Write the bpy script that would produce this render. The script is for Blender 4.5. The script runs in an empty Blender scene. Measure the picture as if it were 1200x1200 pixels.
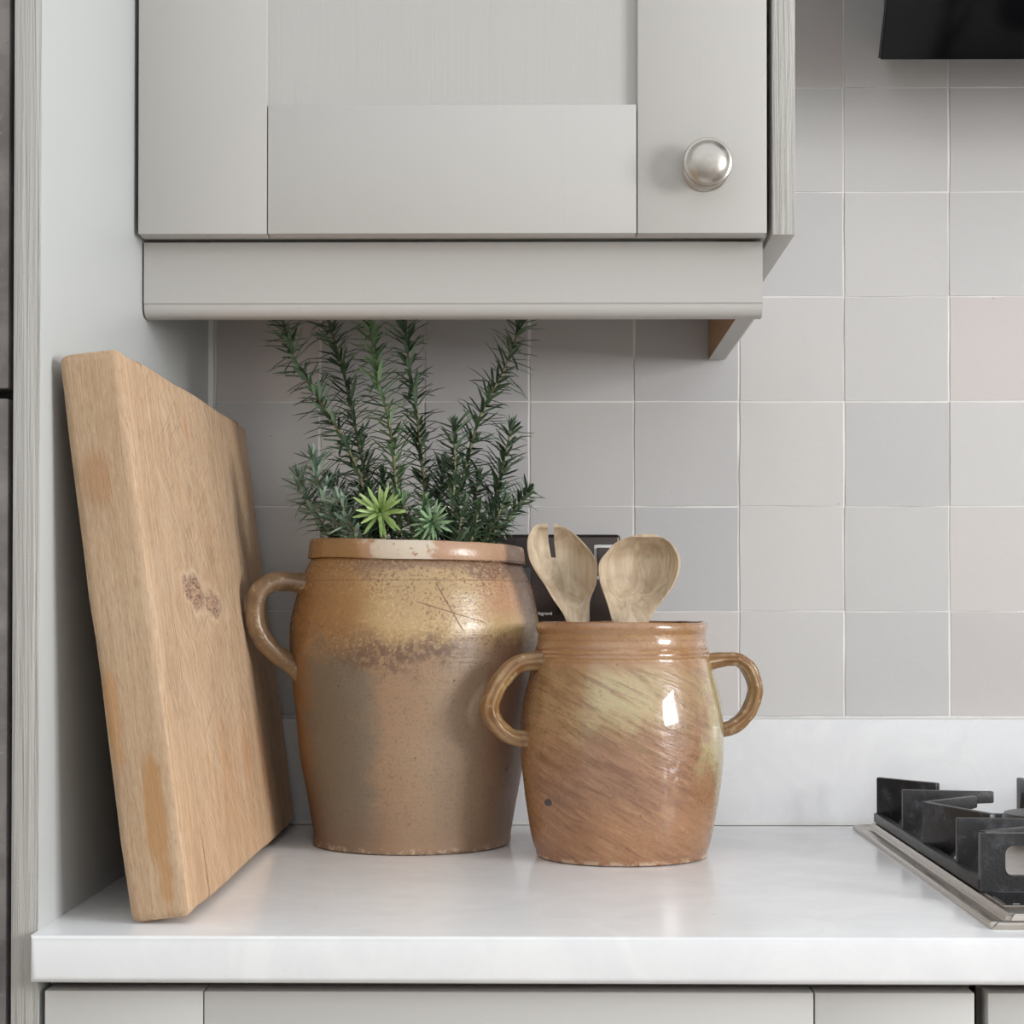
import bpy, bmesh, math, random
from mathutils import Vector, Matrix, noise as mnoise
random.seed(7)
S = bpy.context.scene
COL = S.collection
PI = math.pi
R = math.radians

# ------------------------------------------------------------------ camera, light, exposure
# world: X right, Y into the wall (tile face at Y=0), Z up with the worktop surface at Z=0 (floor at -0.91)
FLOOR = -0.91
cd = bpy.data.cameras.new('camera'); cam = bpy.data.objects.new('camera', cd); COL.objects.link(cam)
cd.sensor_fit = 'HORIZONTAL'; cd.sensor_width = 36.0; cd.lens = 36.0*2175.18/1200
cd.shift_x = -15.74/1200; cd.shift_y = 81.18/1200
cd.clip_start = 0.02
yaw, pitch, roll = 0.01099, 0.01259, 0.00055
fw = Vector((-math.sin(yaw)*math.cos(pitch), math.cos(yaw)*math.cos(pitch), math.sin(pitch)))
rt = Vector((math.cos(yaw), math.sin(yaw), 0)); up = rt.cross(fw)
r2 = rt*math.cos(roll)+up*math.sin(roll); u2 = up*math.cos(roll)-rt*math.sin(roll)
m = Matrix((r2, u2, -fw)).transposed().to_4x4(); m.translation = Vector((-0.28847, -1.79647, 0.21042))
cam.matrix_world = m
S.camera = cam

w = bpy.data.worlds.new('world'); S.world = w; w.use_nodes = True
w.node_tree.nodes['Background'].inputs[0].default_value = (0.93, 0.97, 1.0, 1)
w.node_tree.nodes['Background'].inputs[1].default_value = 1.10

WIN_Y0, WIN_Y1, WIN_Z0, WIN_Z1, WALL_X = -2.45, -1.30, 0.22, 1.10, 2.0
ld = bpy.data.lights.new('window_daylight', 'AREA'); ld.shape = 'RECTANGLE'
ld.size = WIN_Z1-WIN_Z0; ld.size_y = WIN_Y1-WIN_Y0; ld.energy = 86; ld.color = (0.98, 0.99, 1.0)
lo = bpy.data.objects.new('window_daylight', ld); COL.objects.link(lo)
lo.location = (WALL_X+0.10, (WIN_Y0+WIN_Y1)/2, (WIN_Z0+WIN_Z1)/2)
lo.rotation_euler = (0, R(90), 0)          # shines towards -X

S.view_settings.view_transform = 'Standard'; S.view_settings.look = 'None'
S.view_settings.gamma = 1; S.view_settings.use_curve_mapping = False
S.view_settings.exposure = 0.17

# ------------------------------------------------------------------ helpers
def lin(c):
    return tuple(((v/255)/12.92 if v/255 <= .04045 else ((v/255+.055)/1.055)**2.4) for v in c)+(1,)

class G:
    """small node-graph builder for one procedural material"""
    def __init__(s, name):
        s.m = bpy.data.materials.new(name); s.m.use_nodes = True; s.nt = s.m.node_tree
        s.b = s.nt.nodes['Principled BSDF']; s._c = None
    def n(s, t, **k):
        x = s.nt.nodes.new('ShaderNode'+t)
        for a, v in k.items(): setattr(x, a, v)
        return x
    def put(s, sock, v):
        if isinstance(v, bpy.types.NodeSocket): s.nt.links.new(v, sock)
        elif v is not None: sock.default_value = v
    def co(s, scale=(1, 1, 1), rot=(0, 0, 0), loc=(0, 0, 0)):
        if s._c is None: s._c = s.n('TexCoord').outputs['Object']
        if scale == (1, 1, 1) and rot == (0, 0, 0) and loc == (0, 0, 0): return s._c
        x = s.n('Mapping'); s.put(x.inputs[0], s._c)
        x.inputs['Scale'].default_value = scale; x.inputs['Rotation'].default_value = rot; x.inputs['Location'].default_value = loc
        return x.outputs[0]
    def rco(s, rot, scale):           # rotate first, then stretch
        a = s.n('Mapping'); s.put(a.inputs[0], s.co()); a.inputs['Rotation'].default_value = rot
        b = s.n('Mapping'); s.put(b.inputs[0], a.outputs[0]); b.inputs['Scale'].default_value = scale
        return b.outputs[0]
    def xyz(s, v=None):
        x = s.n('SeparateXYZ'); s.put(x.inputs[0], v or s.co()); return x.outputs
    def ma(s, op, a, b=None, c=None):
        x = s.n('Math', operation=op)
        for i, v in enumerate((a, b, c)):
            if v is not None: s.put(x.inputs[i], v)
        return x.outputs[0]
    def sm(s, v, lo, hi, a=0.0, b=1.0):
        x = s.n('MapRange', interpolation_type='SMOOTHSTEP'); s.put(x.inputs[0], v)
        x.inputs[1].default_value = lo; x.inputs[2].default_value = hi; x.inputs[3].default_value = a; x.inputs[4].default_value = b
        if lo > hi:
            x.inputs[1].default_value = hi; x.inputs[2].default_value = lo; x.inputs[3].default_value = b; x.inputs[4].default_value = a
        return x.outputs[0]
    def band(s, v, a, b, soft):       # 1 between a and b
        return s.ma('MULTIPLY', s.sm(v, a-soft, a+soft), s.sm(v, b+soft, b-soft))
    def mul(s, *v):
        r = v[0]
        for x in v[1:]: r = s.ma('MULTIPLY', r, x)
        return r
    def noise(s, vec=None, scale=5.0, detail=3.0, rough=.55, dist=0.0):
        x = s.n('TexNoise'); s.put(x.inputs['Vector'], vec or s.co())
        x.inputs['Scale'].default_value = scale; x.inputs['Detail'].default_value = detail
        x.inputs['Roughness'].default_value = rough; x.inputs['Distortion'].default_value = dist
        return x.outputs[0]
    def vor(s, vec=None, scale=5.0, rnd=1.0):
        x = s.n('TexVoronoi'); s.put(x.inputs['Vector'], vec or s.co()); x.inputs['Scale'].default_value = scale
        x.inputs['Randomness'].default_value = rnd
        return x.outputs['Distance']
    def mix(s, f, a, b, blend='MIX'):
        x = s.n('Mix', data_type='RGBA', blend_type=blend)
        s.put(x.inputs[0], f)
        s.put(x.inputs[6], lin(a) if isinstance(a, tuple) and len(a) == 3 else a)
        s.put(x.inputs[7], lin(b) if isinstance(b, tuple) and len(b) == 3 else b)
        return x.outputs[2]
    def bump(s, h, strength=.3, dist=.001, normal=None):
        x = s.n('Bump'); x.inputs['Strength'].default_value = strength; x.inputs['Distance'].default_value = dist
        s.put(x.inputs['Height'], h)
        if normal: s.put(x.inputs['Normal'], normal)
        return x.outputs[0]
    def out(s, col, rough=.5, metal=0.0, bump=None, coat=None, coat_rough=.1, spec=None):
        s.put(s.b.inputs['Base Color'], lin(col) if isinstance(col, tuple) and len(col) == 3 else col)
        s.put(s.b.inputs['Roughness'], rough); s.put(s.b.inputs['Metallic'], metal)
        if bump is not None: s.put(s.b.inputs['Normal'], bump)
        if coat is not None:
            s.put(s.b.inputs['Coat Weight'], coat); s.put(s.b.inputs['Coat Roughness'], coat_rough)
        if spec is not None: s.put(s.b.inputs['Specular IOR Level'], spec)
        return s.m

def tag(o, label=None, cat=None, group=None, kind=None):
    if label: o['label'] = label
    if cat: o['category'] = cat
    if group: o['group'] = group
    if kind: o['kind'] = kind
    return o
def thing(name, label, cat, loc=(0, 0, 0), rot=(0, 0, 0), group=None):
    o = bpy.data.objects.new(name, None); COL.objects.link(o); o.location = loc; o.rotation_euler = rot
    o.empty_display_size = .05
    return tag(o, label, cat, group)
def obj(name, bm, mat, parent=None, loc=(0, 0, 0), rot=(0, 0, 0), smooth=None):
    me = bpy.data.meshes.new(name)
    if isinstance(bm, bmesh.types.BMesh):
        bmesh.ops.recalc_face_normals(bm, faces=bm.faces[:])
        if smooth is not None:
            for f in bm.faces: f.smooth = True
            for e in bm.edges:
                if len(e.link_faces) == 2 and e.calc_face_angle(0) > R(smooth): e.smooth = False
        bm.to_mesh(me); bm.free()
    else: me = bm
    for mt in (mat if isinstance(mat, (list, tuple)) else [mat]): me.materials.append(mt)
    o = bpy.data.objects.new(name, me); COL.objects.link(o); o.location = loc; o.rotation_euler = rot
    if parent: o.parent = parent
    return o
def box(x0, x1, y0, y1, z0, z1, bev=0.0, seg=2, bm=None):
    own = bmesh.new()
    bmesh.ops.create_cube(own, size=1)
    bmesh.ops.scale(own, vec=(x1-x0, y1-y0, z1-z0), verts=own.verts)
    bmesh.ops.translate(own, vec=((x0+x1)/2, (y0+y1)/2, (z0+z1)/2), verts=own.verts)
    if bev: bmesh.ops.bevel(own, geom=own.edges[:], offset=bev, segments=seg, profile=.5, affect='EDGES')
    if bm is None: return own
    me = bpy.data.meshes.new('tmp'); own.to_mesh(me); own.free(); bm.from_mesh(me); bpy.data.meshes.remove(me)
    return bm
def prism(pts, axis, a, b, bev=0.0, seg=2, bm=None):
    """polygon pts extruded along axis from a to b; pts are the two other coordinates in x,y,z order"""
    bm = bm or bmesh.new()
    def P(p, t):
        return (t, p[0], p[1]) if axis == 'x' else (p[0], t, p[1]) if axis == 'y' else (p[0], p[1], t)
    v0 = [bm.verts.new(P(p, a)) for p in pts]; v1 = [bm.verts.new(P(p, b)) for p in pts]
    n = len(pts)
    bm.faces.new(v0); bm.faces.new(v1[::-1])
    for i in range(n): bm.faces.new((v0[i], v1[i], v1[(i+1) % n], v0[(i+1) % n]))
    bmesh.ops.recalc_face_normals(bm, faces=bm.faces[:])
    if bev: bmesh.ops.bevel(bm, geom=[e for e in bm.edges if e.calc_face_angle(0) > .3], offset=bev, segments=seg, profile=.5, affect='EDGES')
    return bm
def lathe(prof, seg=96, bm=None, warp=None):
    """closed profile list of (r,z); r==0 makes a pole"""
    bm = bm or bmesh.new(); rings = []
    for r, z in prof:
        if r <= 1e-6: rings.append([bm.verts.new((0, 0, z))])
        else: rings.append([bm.verts.new((r*math.cos(2*PI*i/seg), r*math.sin(2*PI*i/seg), z)) for i in range(seg)])
    for a, b in zip(rings[:-1], rings[1:]):
        for i in range(seg):
            j = (i+1) % seg
            if len(a) == 1 and len(b) == 1: continue
            if len(a) == 1: bm.faces.new((a[0], b[i], b[j]))
            elif len(b) == 1: bm.faces.new((a[i], b[0], a[j]))
            else: bm.faces.new((a[i], b[i], b[j], a[j]))
    if warp:
        for v in bm.verts: v.co = warp(v.co)
    return bm
def catmull(pts, n=6):
    P = [Vector(p) for p in pts]; P = [2*P[0]-P[1]]+P+[2*P[-1]-P[-2]]; o = []
    for i in range(1, len(P)-2):
        for k in range(n):
            t = k/n; a, b, c, d = P[i-1:i+3]
            o.append(.5*((2*b)+(c-a)*t+(2*a-5*b+4*c-d)*t*t+(3*b-a-3*c+d)*t**3))
    o.append(P[-2]); return o
def tube(pts, rad, seg=12, bm=None, shape=None, side=None, caps=True):
    """sweep; rad = float or function(t)->(ra,rb); shape(angle)->radius factor; side = reference vector"""
    bm = bm or bmesh.new(); rings = []
    n = len(pts); ref = Vector(side) if side else None
    for i, p in enumerate(pts):
        t = (pts[min(i+1, n-1)]-pts[max(i-1, 0)]).normalized()
        if ref is None:
            ref = t.cross(Vector((0, 0, 1)))
            if ref.length < 1e-3: ref = t.cross(Vector((0, 1, 0)))
        a = (ref-t*ref.dot(t)).normalized(); b = t.cross(a)
        if side is None: ref = a
        rr = rad(i/(n-1)) if callable(rad) else (rad, rad)
        ring = []
        for k in range(seg):
            th = 2*PI*k/seg; f = shape(th) if shape else 1
            ring.append(bm.verts.new(p+a*math.cos(th)*rr[0]*f+b*math.sin(th)*rr[1]*f))
        rings.append(ring)
    for a, b in zip(rings[:-1], rings[1:]):
        for k in range(seg): bm.faces.new((a[k], a[(k+1) % seg], b[(k+1) % seg], b[k]))
    if caps: bm.faces.new(rings[0][::-1]); bm.faces.new(rings[-1])
    return bm
def jitter(bm, amp, sc, seed=0):
    for v in bm.verts: v.co += mnoise.noise_vector(v.co*sc+Vector((seed, seed*1.7, 3)))*amp

# ------------------------------------------------------------------ materials
def paint(name, col, rough=.42, grain=0.0, along='z', bd=.0006, bs=.35):
    g = G(name)
    n1 = g.noise(g.co(), 3.0, 3); c = g.mix(n1, tuple(int(v*.975) for v in col), tuple(min(255, int(v*1.02)) for v in col))
    sc = (230, 230, 5) if along == 'z' else (5, 230, 230)
    fine = g.noise(g.co(), 900, 2)
    if grain:
        w_ = g.noise(g.co(sc), 1.0, 4, .6, .6)
        h = g.ma('ADD', g.ma('MULTIPLY', w_, grain), g.ma('MULTIPLY', fine, .15))
        c = g.mix(g.sm(w_, .25, .45, .10*grain, 0), c, tuple(int(v*.6) for v in col))
    else: h = g.ma('MULTIPLY', fine, .3)
    sp = g.sm(g.vor(g.co(), 55), .035, .02)
    keep = g.sm(g.noise(g.co(loc=(3, 1, 7)), 18, 1), .62, .66)
    c = g.mix(g.mul(sp, keep, .5), c, (120, 112, 104))
    return g.out(c, rough, bump=g.bump(h, bs, bd))
M_paint = paint('cabinet_paint', (183, 180, 176), .42, .22)
M_paint_panel = paint('cabinet_paint_panel', (181, 178, 174), .45, .6, bd=.0008, bs=.4)
M_paint_edge = paint('cabinet_paint_edge', (174, 171, 166), .5, 1.5, bd=.0022, bs=.9)
M_paint_tall = paint('tall_panel_paint', (188, 190, 189), .36, .25)
M_paint_base = paint('base_cabinet_paint', (196, 194, 191), .42, .15, 'x')

g = G('quartz'); v = g.noise(g.co(), 14, 5, .65, 1.2); sp = g.sm(g.vor(g.co(), 150), .10, .04)
c = g.mix(g.sm(v, .35, .7), (231, 231, 233), (238, 238, 239)); c = g.mix(g.mul(sp, g.sm(g.noise(g.co(), 30, 2), .5, .65), .35), c, (205, 203, 200))
st = g.mul(g.sm(g.vor(g.co(loc=(1, 2, 3)), 22), .045, .02), g.sm(g.noise(g.co(loc=(4, 4, 4)), 9, 1), .58, .63))
c = g.mix(g.mul(st, .5), c, (190, 165, 140))
M_quartz = g.out(c, g.ma('MULTIPLY_ADD', g.noise(g.co(), 25, 3), .08, .13), bump=g.bump(g.noise(g.co(), 60, 3), .04, .001), spec=.5)

g = G('glazed_tile'); info = g.n('ObjectInfo').outputs['Random']
vm = g.n('VectorMath', operation='MULTIPLY_ADD'); g.put(vm.inputs[0], g.co()); vm.inputs[1].default_value = (1, 1, 1)
cx_ = g.n('CombineXYZ'); g.put(cx_.inputs[0], g.ma('MULTIPLY', info, 37.0)); g.put(cx_.inputs[2], g.ma('MULTIPLY', info, 53.0)); g.put(vm.inputs[2], cx_.outputs[0]); pos = vm.outputs[0]
r1 = g.ma('FRACT', g.ma('MULTIPLY', info, 17.3)); r2_ = g.ma('FRACT', g.ma('MULTIPLY', info, 91.7))
c = g.mix(r1, (188, 186, 187), (206, 203, 200))
c = g.mix(g.mul(g.sm(r2_, .6, 1), .8), c, (207, 196, 191))
pit = g.mul(g.sm(g.vor(pos, 46), .05, .025), g.sm(g.noise(pos, 12, 1), .6, .64))
c = g.mix(g.mul(pit, .7), c, (170, 120, 85))
h = g.ma('ADD', g.noise(pos, 28, 3, .5), g.ma('MULTIPLY', g.noise(pos, 140, 2), .12))
M_tile = g.out(c, .3, bump=g.bump(h, .28, .0022))
g = G('grout'); M_grout = g.out(g.mix(g.noise(None, 60, 3), (222, 218, 214), (238, 235, 232)), .85, bump=g.bump(g.noise(None, 400, 2), .4, .0005))
g = G('sealant'); M_seal = g.out((226, 224, 220), .4, bump=g.bump(g.noise(None, 90, 2), .3, .0008))
g = G('plaster'); M_wall = g.out(g.mix(g.noise(None, 4, 3), (222, 220, 215), (228, 226, 222)), .8)
g = G('floor_oak'); wv = g.noise(g.co((1.2, 14, 1)), 2.2, 4, .6, .5); M_floor = g.out(g.mix(wv, (140, 130, 120), (170, 160, 150)), .45)
g = G('white_frame'); M_white = g.out((235, 235, 232), .35, bump=g.bump(g.noise(None, 200, 2), .1, .0004))

g = G('grey_stone_laminate'); a = g.noise(g.co(), 22, 5, .65, .5); b_ = g.noise(g.co((40, 40, 90)), 3, 4, .7)
c = g.mix(g.sm(a, .35, .7), (92, 87, 85), (118, 112, 109)); c = g.mix(g.sm(b_, .6, .75, 0, .6), c, (146, 138, 132))
c = g.mix(g.mul(g.sm(g.vor(g.co(), 90), .08, .03), .6), c, (70, 64, 62))
M_dark = g.out(c, .5, bump=g.bump(a, .2, .0005))
g = G('dark_carcass'); M_carc = g.out(g.mix(g.noise(None, 20, 2), (26, 24, 23), (34, 32, 31)), .7)
g = G('raw_wood'); wv = g.noise(g.co((4, 4, 60)), 3, 4, .6, 1); M_raw = g.out(g.mix(wv, (150, 112, 78), (190, 150, 110)), .6, bump=g.bump(wv, .2, .0005))
g = G('shadow_gap_paint'); M_gap = g.out(g.mix(g.noise(None, 20, 2), (108, 104, 99), (118, 114, 109)), .6)

g = G('brushed_nickel'); br = g.noise(g.co((300, 300, 300)), 1, 3); M_nickel = g.out(g.mix(br, (176, 170, 163), (196, 190, 183)), g.ma('MULTIPLY_ADD', br, .12, .27), 1.0)
g = G('stainless_steel'); br = g.noise(g.co((20, 900, 900)), 1, 3); M_steel = g.out(g.mix(br, (178, 170, 161), (198, 190, 182)), g.ma('MULTIPLY_ADD', br, .14, .22), 1.0)
g = G('cast_iron'); a = g.noise(None, 420, 3, .7); p = g.noise(None, 60, 4, .7)
c = g.mix(g.sm(p, .5, .72, 0, .75), (36, 36, 38), (78, 80, 86))
M_iron = g.out(c, g.ma('MULTIPLY_ADD', p, .25, .26), .15, bump=g.bump(a, .45, .0008), spec=.6)
g = G('burner_cap'); M_cap = g.out(g.mix(g.noise(None, 90, 3), (58, 56, 55), (84, 82, 80)), .4)
g = G('black_glass'); M_glass = g.out(g.mix(g.noise(None, 12, 2), (7, 8, 11), (10, 11, 14)), .09, spec=.3)
g = G('glass_edge'); M_gedge = g.out(g.mix(g.noise(None, 60, 2), (56, 58, 64), (74, 76, 82)), .25)
g = G('white_print'); M_print = g.out(g.mix(g.noise(None, 80, 1), (215, 215, 212), (228, 228, 226)), .5)
g = G('black_nickel'); a = g.noise(None, 30, 3); M_bnick = g.out(g.mix(a, (62, 54, 52), (88, 80, 78)), g.ma('MULTIPLY_ADD', a, .15, .18), .75)
g = G('black_plastic'); M_bplast = g.out(g.mix(g.noise(None, 60, 2), (26, 24, 25), (36, 33, 33)), .25)

# beech chopping board; local x = thickness (front face +x), y = length, z = height
def board_mat(name, end):
    g = G(name); X, Y, Z = g.xyz()
    gr = g.noise(g.co((160, 160, 6)), 1, 5, .65, 1.0)
    gr2 = g.noise(g.co((60, 60, 2.2)), 1, 3, .6, .8)
    fl = g.noise(g.co((620, 620, 110)), 1, 3, .65, .4)
    dirt = g.noise(g.co((30, 30, 14)), 1, 4, .65, .8)
    big = g.noise(g.co(), 7, 4, .6, .6)
    c = g.mix(g.sm(gr, .3, .7), (176, 144, 112), (204, 174, 142))
    c = g.mix(g.sm(gr2, .5, .72, 0, .4), c, (186, 142, 104))
    c = g.mix(g.sm(big, .5, .75, 0, .45), c, (208, 182, 154))
    c = g.mix(g.sm(fl, .52, .68, 0, .5), c, (134, 100, 72))
    c = g.mix(g.sm(fl, .46, .34, 0, .35), c, (222, 198, 170))
    c = g.mix(g.sm(dirt, .52, .7, 0, .45), c, (146, 116, 88))
    geo = g.n('NewGeometry')
    nrm = g.n('VectorTransform', vector_type='NORMAL', convert_from='WORLD', convert_to='OBJECT')
    g.put(nrm.inputs[0], geo.outputs['True Normal'])
    side = g.sm(g.xyz(nrm.outputs[0])[1], -.3, -.8)      # the long edge towards the room: greyer, worn wood
    wn = g.noise(g.co(), 16, 3, .6, .5)
    c = g.mix(g.mul(side, .55), c, (158, 132, 104))
    def blob(a, b, wa, wb, a0, b0, k=.5):
        d = g.ma('ADD', g.ma('POWER', g.ma('MULTIPLY', g.ma('SUBTRACT', a, a0), 1/wa), 2.0), g.ma('POWER', g.ma('MULTIPLY', g.ma('SUBTRACT', b, b0), 1/wb), 2.0))
        return g.sm(g.ma('ADD', d, g.ma('ADD', g.ma('MULTIPLY', g.ma('SUBTRACT', wn, .5), 4.5), g.ma('MULTIPLY', g.ma('SUBTRACT', gr, .5), 2.0))), 1.3, 1.1-2*k)
    c = g.mix(g.mul(side, blob(X, Z, .011, .020, -.006, .296), .5), c, (156, 110, 70))
    c = g.mix(g.mul(side, blob(X, Z, .008, .050, .006, .055), .7), c, (162, 116, 64))
    c = g.mix(g.mul(side, blob(X, Z, .005, .03, -.014, .130), .5), c, (176, 124, 70))
    face = g.sm(g.xyz(nrm.outputs[0])[0], .4, .8)
    # rough torn patch, stains and knife cuts on the cutting face
    cuts = g.noise(g.rco((R(38), 0, 0), (10, 14, 340)), 1, 3, .6, .2)
    cuts2 = g.noise(g.rco((R(-22), 0, 0), (10, 18, 420)), 1, 3, .6, .4)
    cuts3 = g.noise(g.rco((R(70), 0, 0), (10, 20, 380)), 1, 3, .6, .4)
    reg = g.mul(face, g.band(Y, -.20, .10, .06))
    c = g.mix(g.mul(reg, g.sm(cuts, .56, .66), .5), c, (226, 204, 178))
    c = g.mix(g.mul(reg, g.sm(cuts3, .60, .68), .4), c, (140, 106, 80))
    c = g.mix(g.mul(reg, g.sm(cuts2, .60, .68), .45), c, (134, 100, 76))
    c = g.mix(g.mul(face, blob(Y, Z, .006, .017, -.060, .343, .3), .6), c, (190, 134, 92))
    Zs = g.ma('ADD', Z, g.ma('MULTIPLY', g.ma('ADD', Y, .075), .10))
    scar = g.mul(face, blob(Y, Zs, .085, .0125, -.075, .212, .3))
    fib = g.noise(g.co((60, 60, 260)), 1, 4, .7, 1)
    rimm = g.mul(.8, face, blob(Y, Zs, .096, .0155, -.075, .212, .15)); c = g.mix(g.mul(rimm, .5), c, (226, 202, 172))
    c = g.mix(g.mul(scar, .85), c, g.mix(g.sm(fib, .35, .65), (112, 76, 60), (206, 170, 142)))
    c = g.mix(g.mul(face, g.band(Z, .02, .11, .02), g.sm(g.noise(g.co((1, 45, 7)), 1, 3, .6, .5), .56, .66), .6), c, (190, 132, 86))
    c = g.mix(g.mul(face, g.sm(Z, .16, .02), .25), c, (200, 154, 112))
    h = g.ma('ADD', gr, g.ma('MULTIPLY', fl, .5))
    h = g.ma('ADD', h, g.mul(reg, g.ma('MULTIPLY', cuts, .9)))
    h = g.ma('ADD', h, g.mul(scar, g.ma('MULTIPLY', fib, 5.0)))
    return g.out(c, .68, bump=g.bump(h, .6, .0013))
M_board = board_mat('beech_board', False)
g = G('spoon_wood'); a = g.noise(g.co((90, 90, 10)), 1, 5, .65, 1.2); b_ = g.noise(None, 26, 4, .6, 1)
c = g.mix(g.sm(a, .3, .7), (168, 146, 120), (204, 186, 160)); c = g.mix(g.sm(b_, .5, .72, 0, .5), c, (150, 126, 104))
M_spoon = g.out(c, .62, bump=g.bump(a, .35, .0007))

# salt-glazed stoneware, large crock (local x to the right, z up, front is -y)
g = G('stoneware_large'); X, Y, Z = g.xyz()
n1 = g.noise(None, 22, 5, .65, .4); n2 = g.noise(None, 130, 4, .7); n3 = g.noise(None, 420, 3, .7); n0 = g.noise(None, 9, 3, .5)
wob = g.ma('MULTIPLY', g.ma('SUBTRACT', n1, .5), .06); wob2 = g.ma('MULTIPLY', g.ma('SUBTRACT', n2, .5), .05)
U = g.ma('ADD', X, wob); W = g.ma('ADD', g.ma('ADD', Z, wob), wob2); W1 = g.ma('ADD', Z, wob)
c = g.mix(n1, (164, 124, 78), (190, 152, 102))                                      # tan upper body
c = g.mix(g.mul(g.sm(U, -.015, -.055), g.sm(W1, .15, .19), .85), c, (154, 100, 46))  # ochre shoulder, left
low = g.sm(W, .190, .166)
stripe = g.noise(g.co((30, 30, 1.2)), 1, 2, .5)
lowc = g.mix(g.sm(g.ma('ADD', U, g.ma('MULTIPLY', stripe, .02)), -.032, -.008), (122, 108, 92), (152, 114, 84))
lowc = g.mix(g.sm(U, .014, .034), lowc, (146, 114, 88))
lowc = g.mix(g.sm(U, .060, .080), lowc, (150, 104, 80))
lowc = g.mix(g.mul(g.sm(n0, .45, .7), .45), lowc, (152, 122, 94))
lowc = g.mix(g.sm(n3, .52, .66, 0, .4), lowc, (104, 82, 66)); lowc = g.mix(g.sm(n2, .58, .72, 0, .35), lowc, (104, 78, 60))
lowc = g.mix(g.mul(g.sm(W1, .05, .0), .5), lowc, (140, 96, 66))
c = g.mix(low, c, lowc)
c = g.mix(g.mul(g.band(U, -.048, .050, .022), g.band(W, .160, .188, .012), g.sm(n2, .40, .52), .9), c, (108, 76, 62))   # iron blush band
c = g.mix(g.mul(g.sm(U, -.074, -.094), g.sm(n1, .3, .55)), c, (146, 90, 30))         # amber run down the left
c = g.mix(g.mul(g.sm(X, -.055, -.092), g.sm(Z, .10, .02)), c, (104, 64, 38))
c = g.mix(g.mul(g.sm(U, .055, .08), g.sm(Z, .19, .21)), c, (176, 122, 88))
und = g.mul(g.band(W1, .236, .26, .006), g.sm(U, -.06, -.02))
c = g.mix(g.mul(und, g.sm(Z, .249, .2475), .8), c, (120, 82, 66))
c = g.mix(g.mul(g.sm(n3, .53, .62), g.sm(g.noise(None, 14, 3), .36, .58), g.sm(Z, .14, .19), .85), c, (112, 74, 48))
c = g.mix(g.mul(g.sm(n3, .46, .38), g.sm(n1, .4, .6), g.sm(Z, .15, .19), .5), c, (206, 172, 124))   # fine iron specks
spk = g.mul(g.sm(g.vor(None, 62), .11, .06), g.sm(g.noise(g.co(loc=(5, 2, 1)), 26, 1), .54, .60))
c = g.mix(g.mul(spk, .8), c, (76, 54, 42))
rim = g.sm(Z, .2475, .2485)
rimc = g.mix(g.sm(U, -.045, -.03), (158, 112, 62), (176, 128, 98))
Ud = g.ma('ADD', X, g.ma('MULTIPLY', g.ma('SUBTRACT', g.noise(None, 55, 3), .5), .05))
rimc = g.mix(g.mul(g.band(Ud, -.028, .026, .003), g.sm(n2, .64, .58)), rimc, (204, 186, 166))
rimc = g.mix(g.sm(n2, .62, .7, 0, .7), rimc, (150, 92, 62))
c = g.mix(rim, c, rimc)
def seg_mask(a, b, wd):                       # scratched line from a to b in the x,z plane
    ax, az = a; bx, bz = b; L = math.hypot(bx-ax, bz-az); dx, dz = (bx-ax)/L, (bz-az)/L
    px = g.ma('SUBTRACT', X, ax); pz = g.ma('SUBTRACT', Z, az)
    t = g.ma('ADD', g.ma('MULTIPLY', px, dx), g.ma('MULTIPLY', pz, dz)); d = g.ma('ABSOLUTE', g.ma('SUBTRACT', g.ma('MULTIPLY', px, dz), g.ma('MULTIPLY', pz, dx)))
    return g.mul(g.sm(d, wd, wd*.4), g.sm(t, 0, .004), g.sm(t, L, L-.004), g.sm(Y, 0, -.01))
scr = g.ma('MAXIMUM', seg_mask((.027, .228), (.050, .188), .0006), seg_mask((.010, .213), (.068, .195), .0005))
c = g.mix(g.mul(scr, .8), c, (96, 64, 48))
ring = g.mul(g.sm(g.ma('ABSOLUTE', g.ma('SUBTRACT', Z, .2305)), .0009, .0003), .55)
c = g.mix(ring, c, (126, 84, 50))
turn = g.noise(g.co((2, 2, 260)), 1, 3, .6)
h = g.ma('ADD', g.ma('MULTIPLY', n2, .6), g.ma('MULTIPLY', n3, .35)); h = g.ma('ADD', h, g.ma('MULTIPLY', turn, .5)); h = g.ma('SUBTRACT', h, g.ma('MULTIPLY', scr, 1.5))
chip = g.mul(g.sm(Z, .007, .002), g.sm(n2, .5, .6))
c = g.mix(g.mul(chip, .8), c, (190, 160, 134))
hs = g.n('HueSaturation'); hs.inputs['Hue'].default_value = .511; hs.inputs['Saturation'].default_value = .86; g.put(hs.inputs['Color'], c); c = hs.outputs[0]
rg = g.ma('MULTIPLY_ADD', n2, .25, g.sm(Z, .14, .20, .34, .13))
M_crockL = g.out(c, rg, bump=g.bump(h, .38, .0012), spec=.55)

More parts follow.
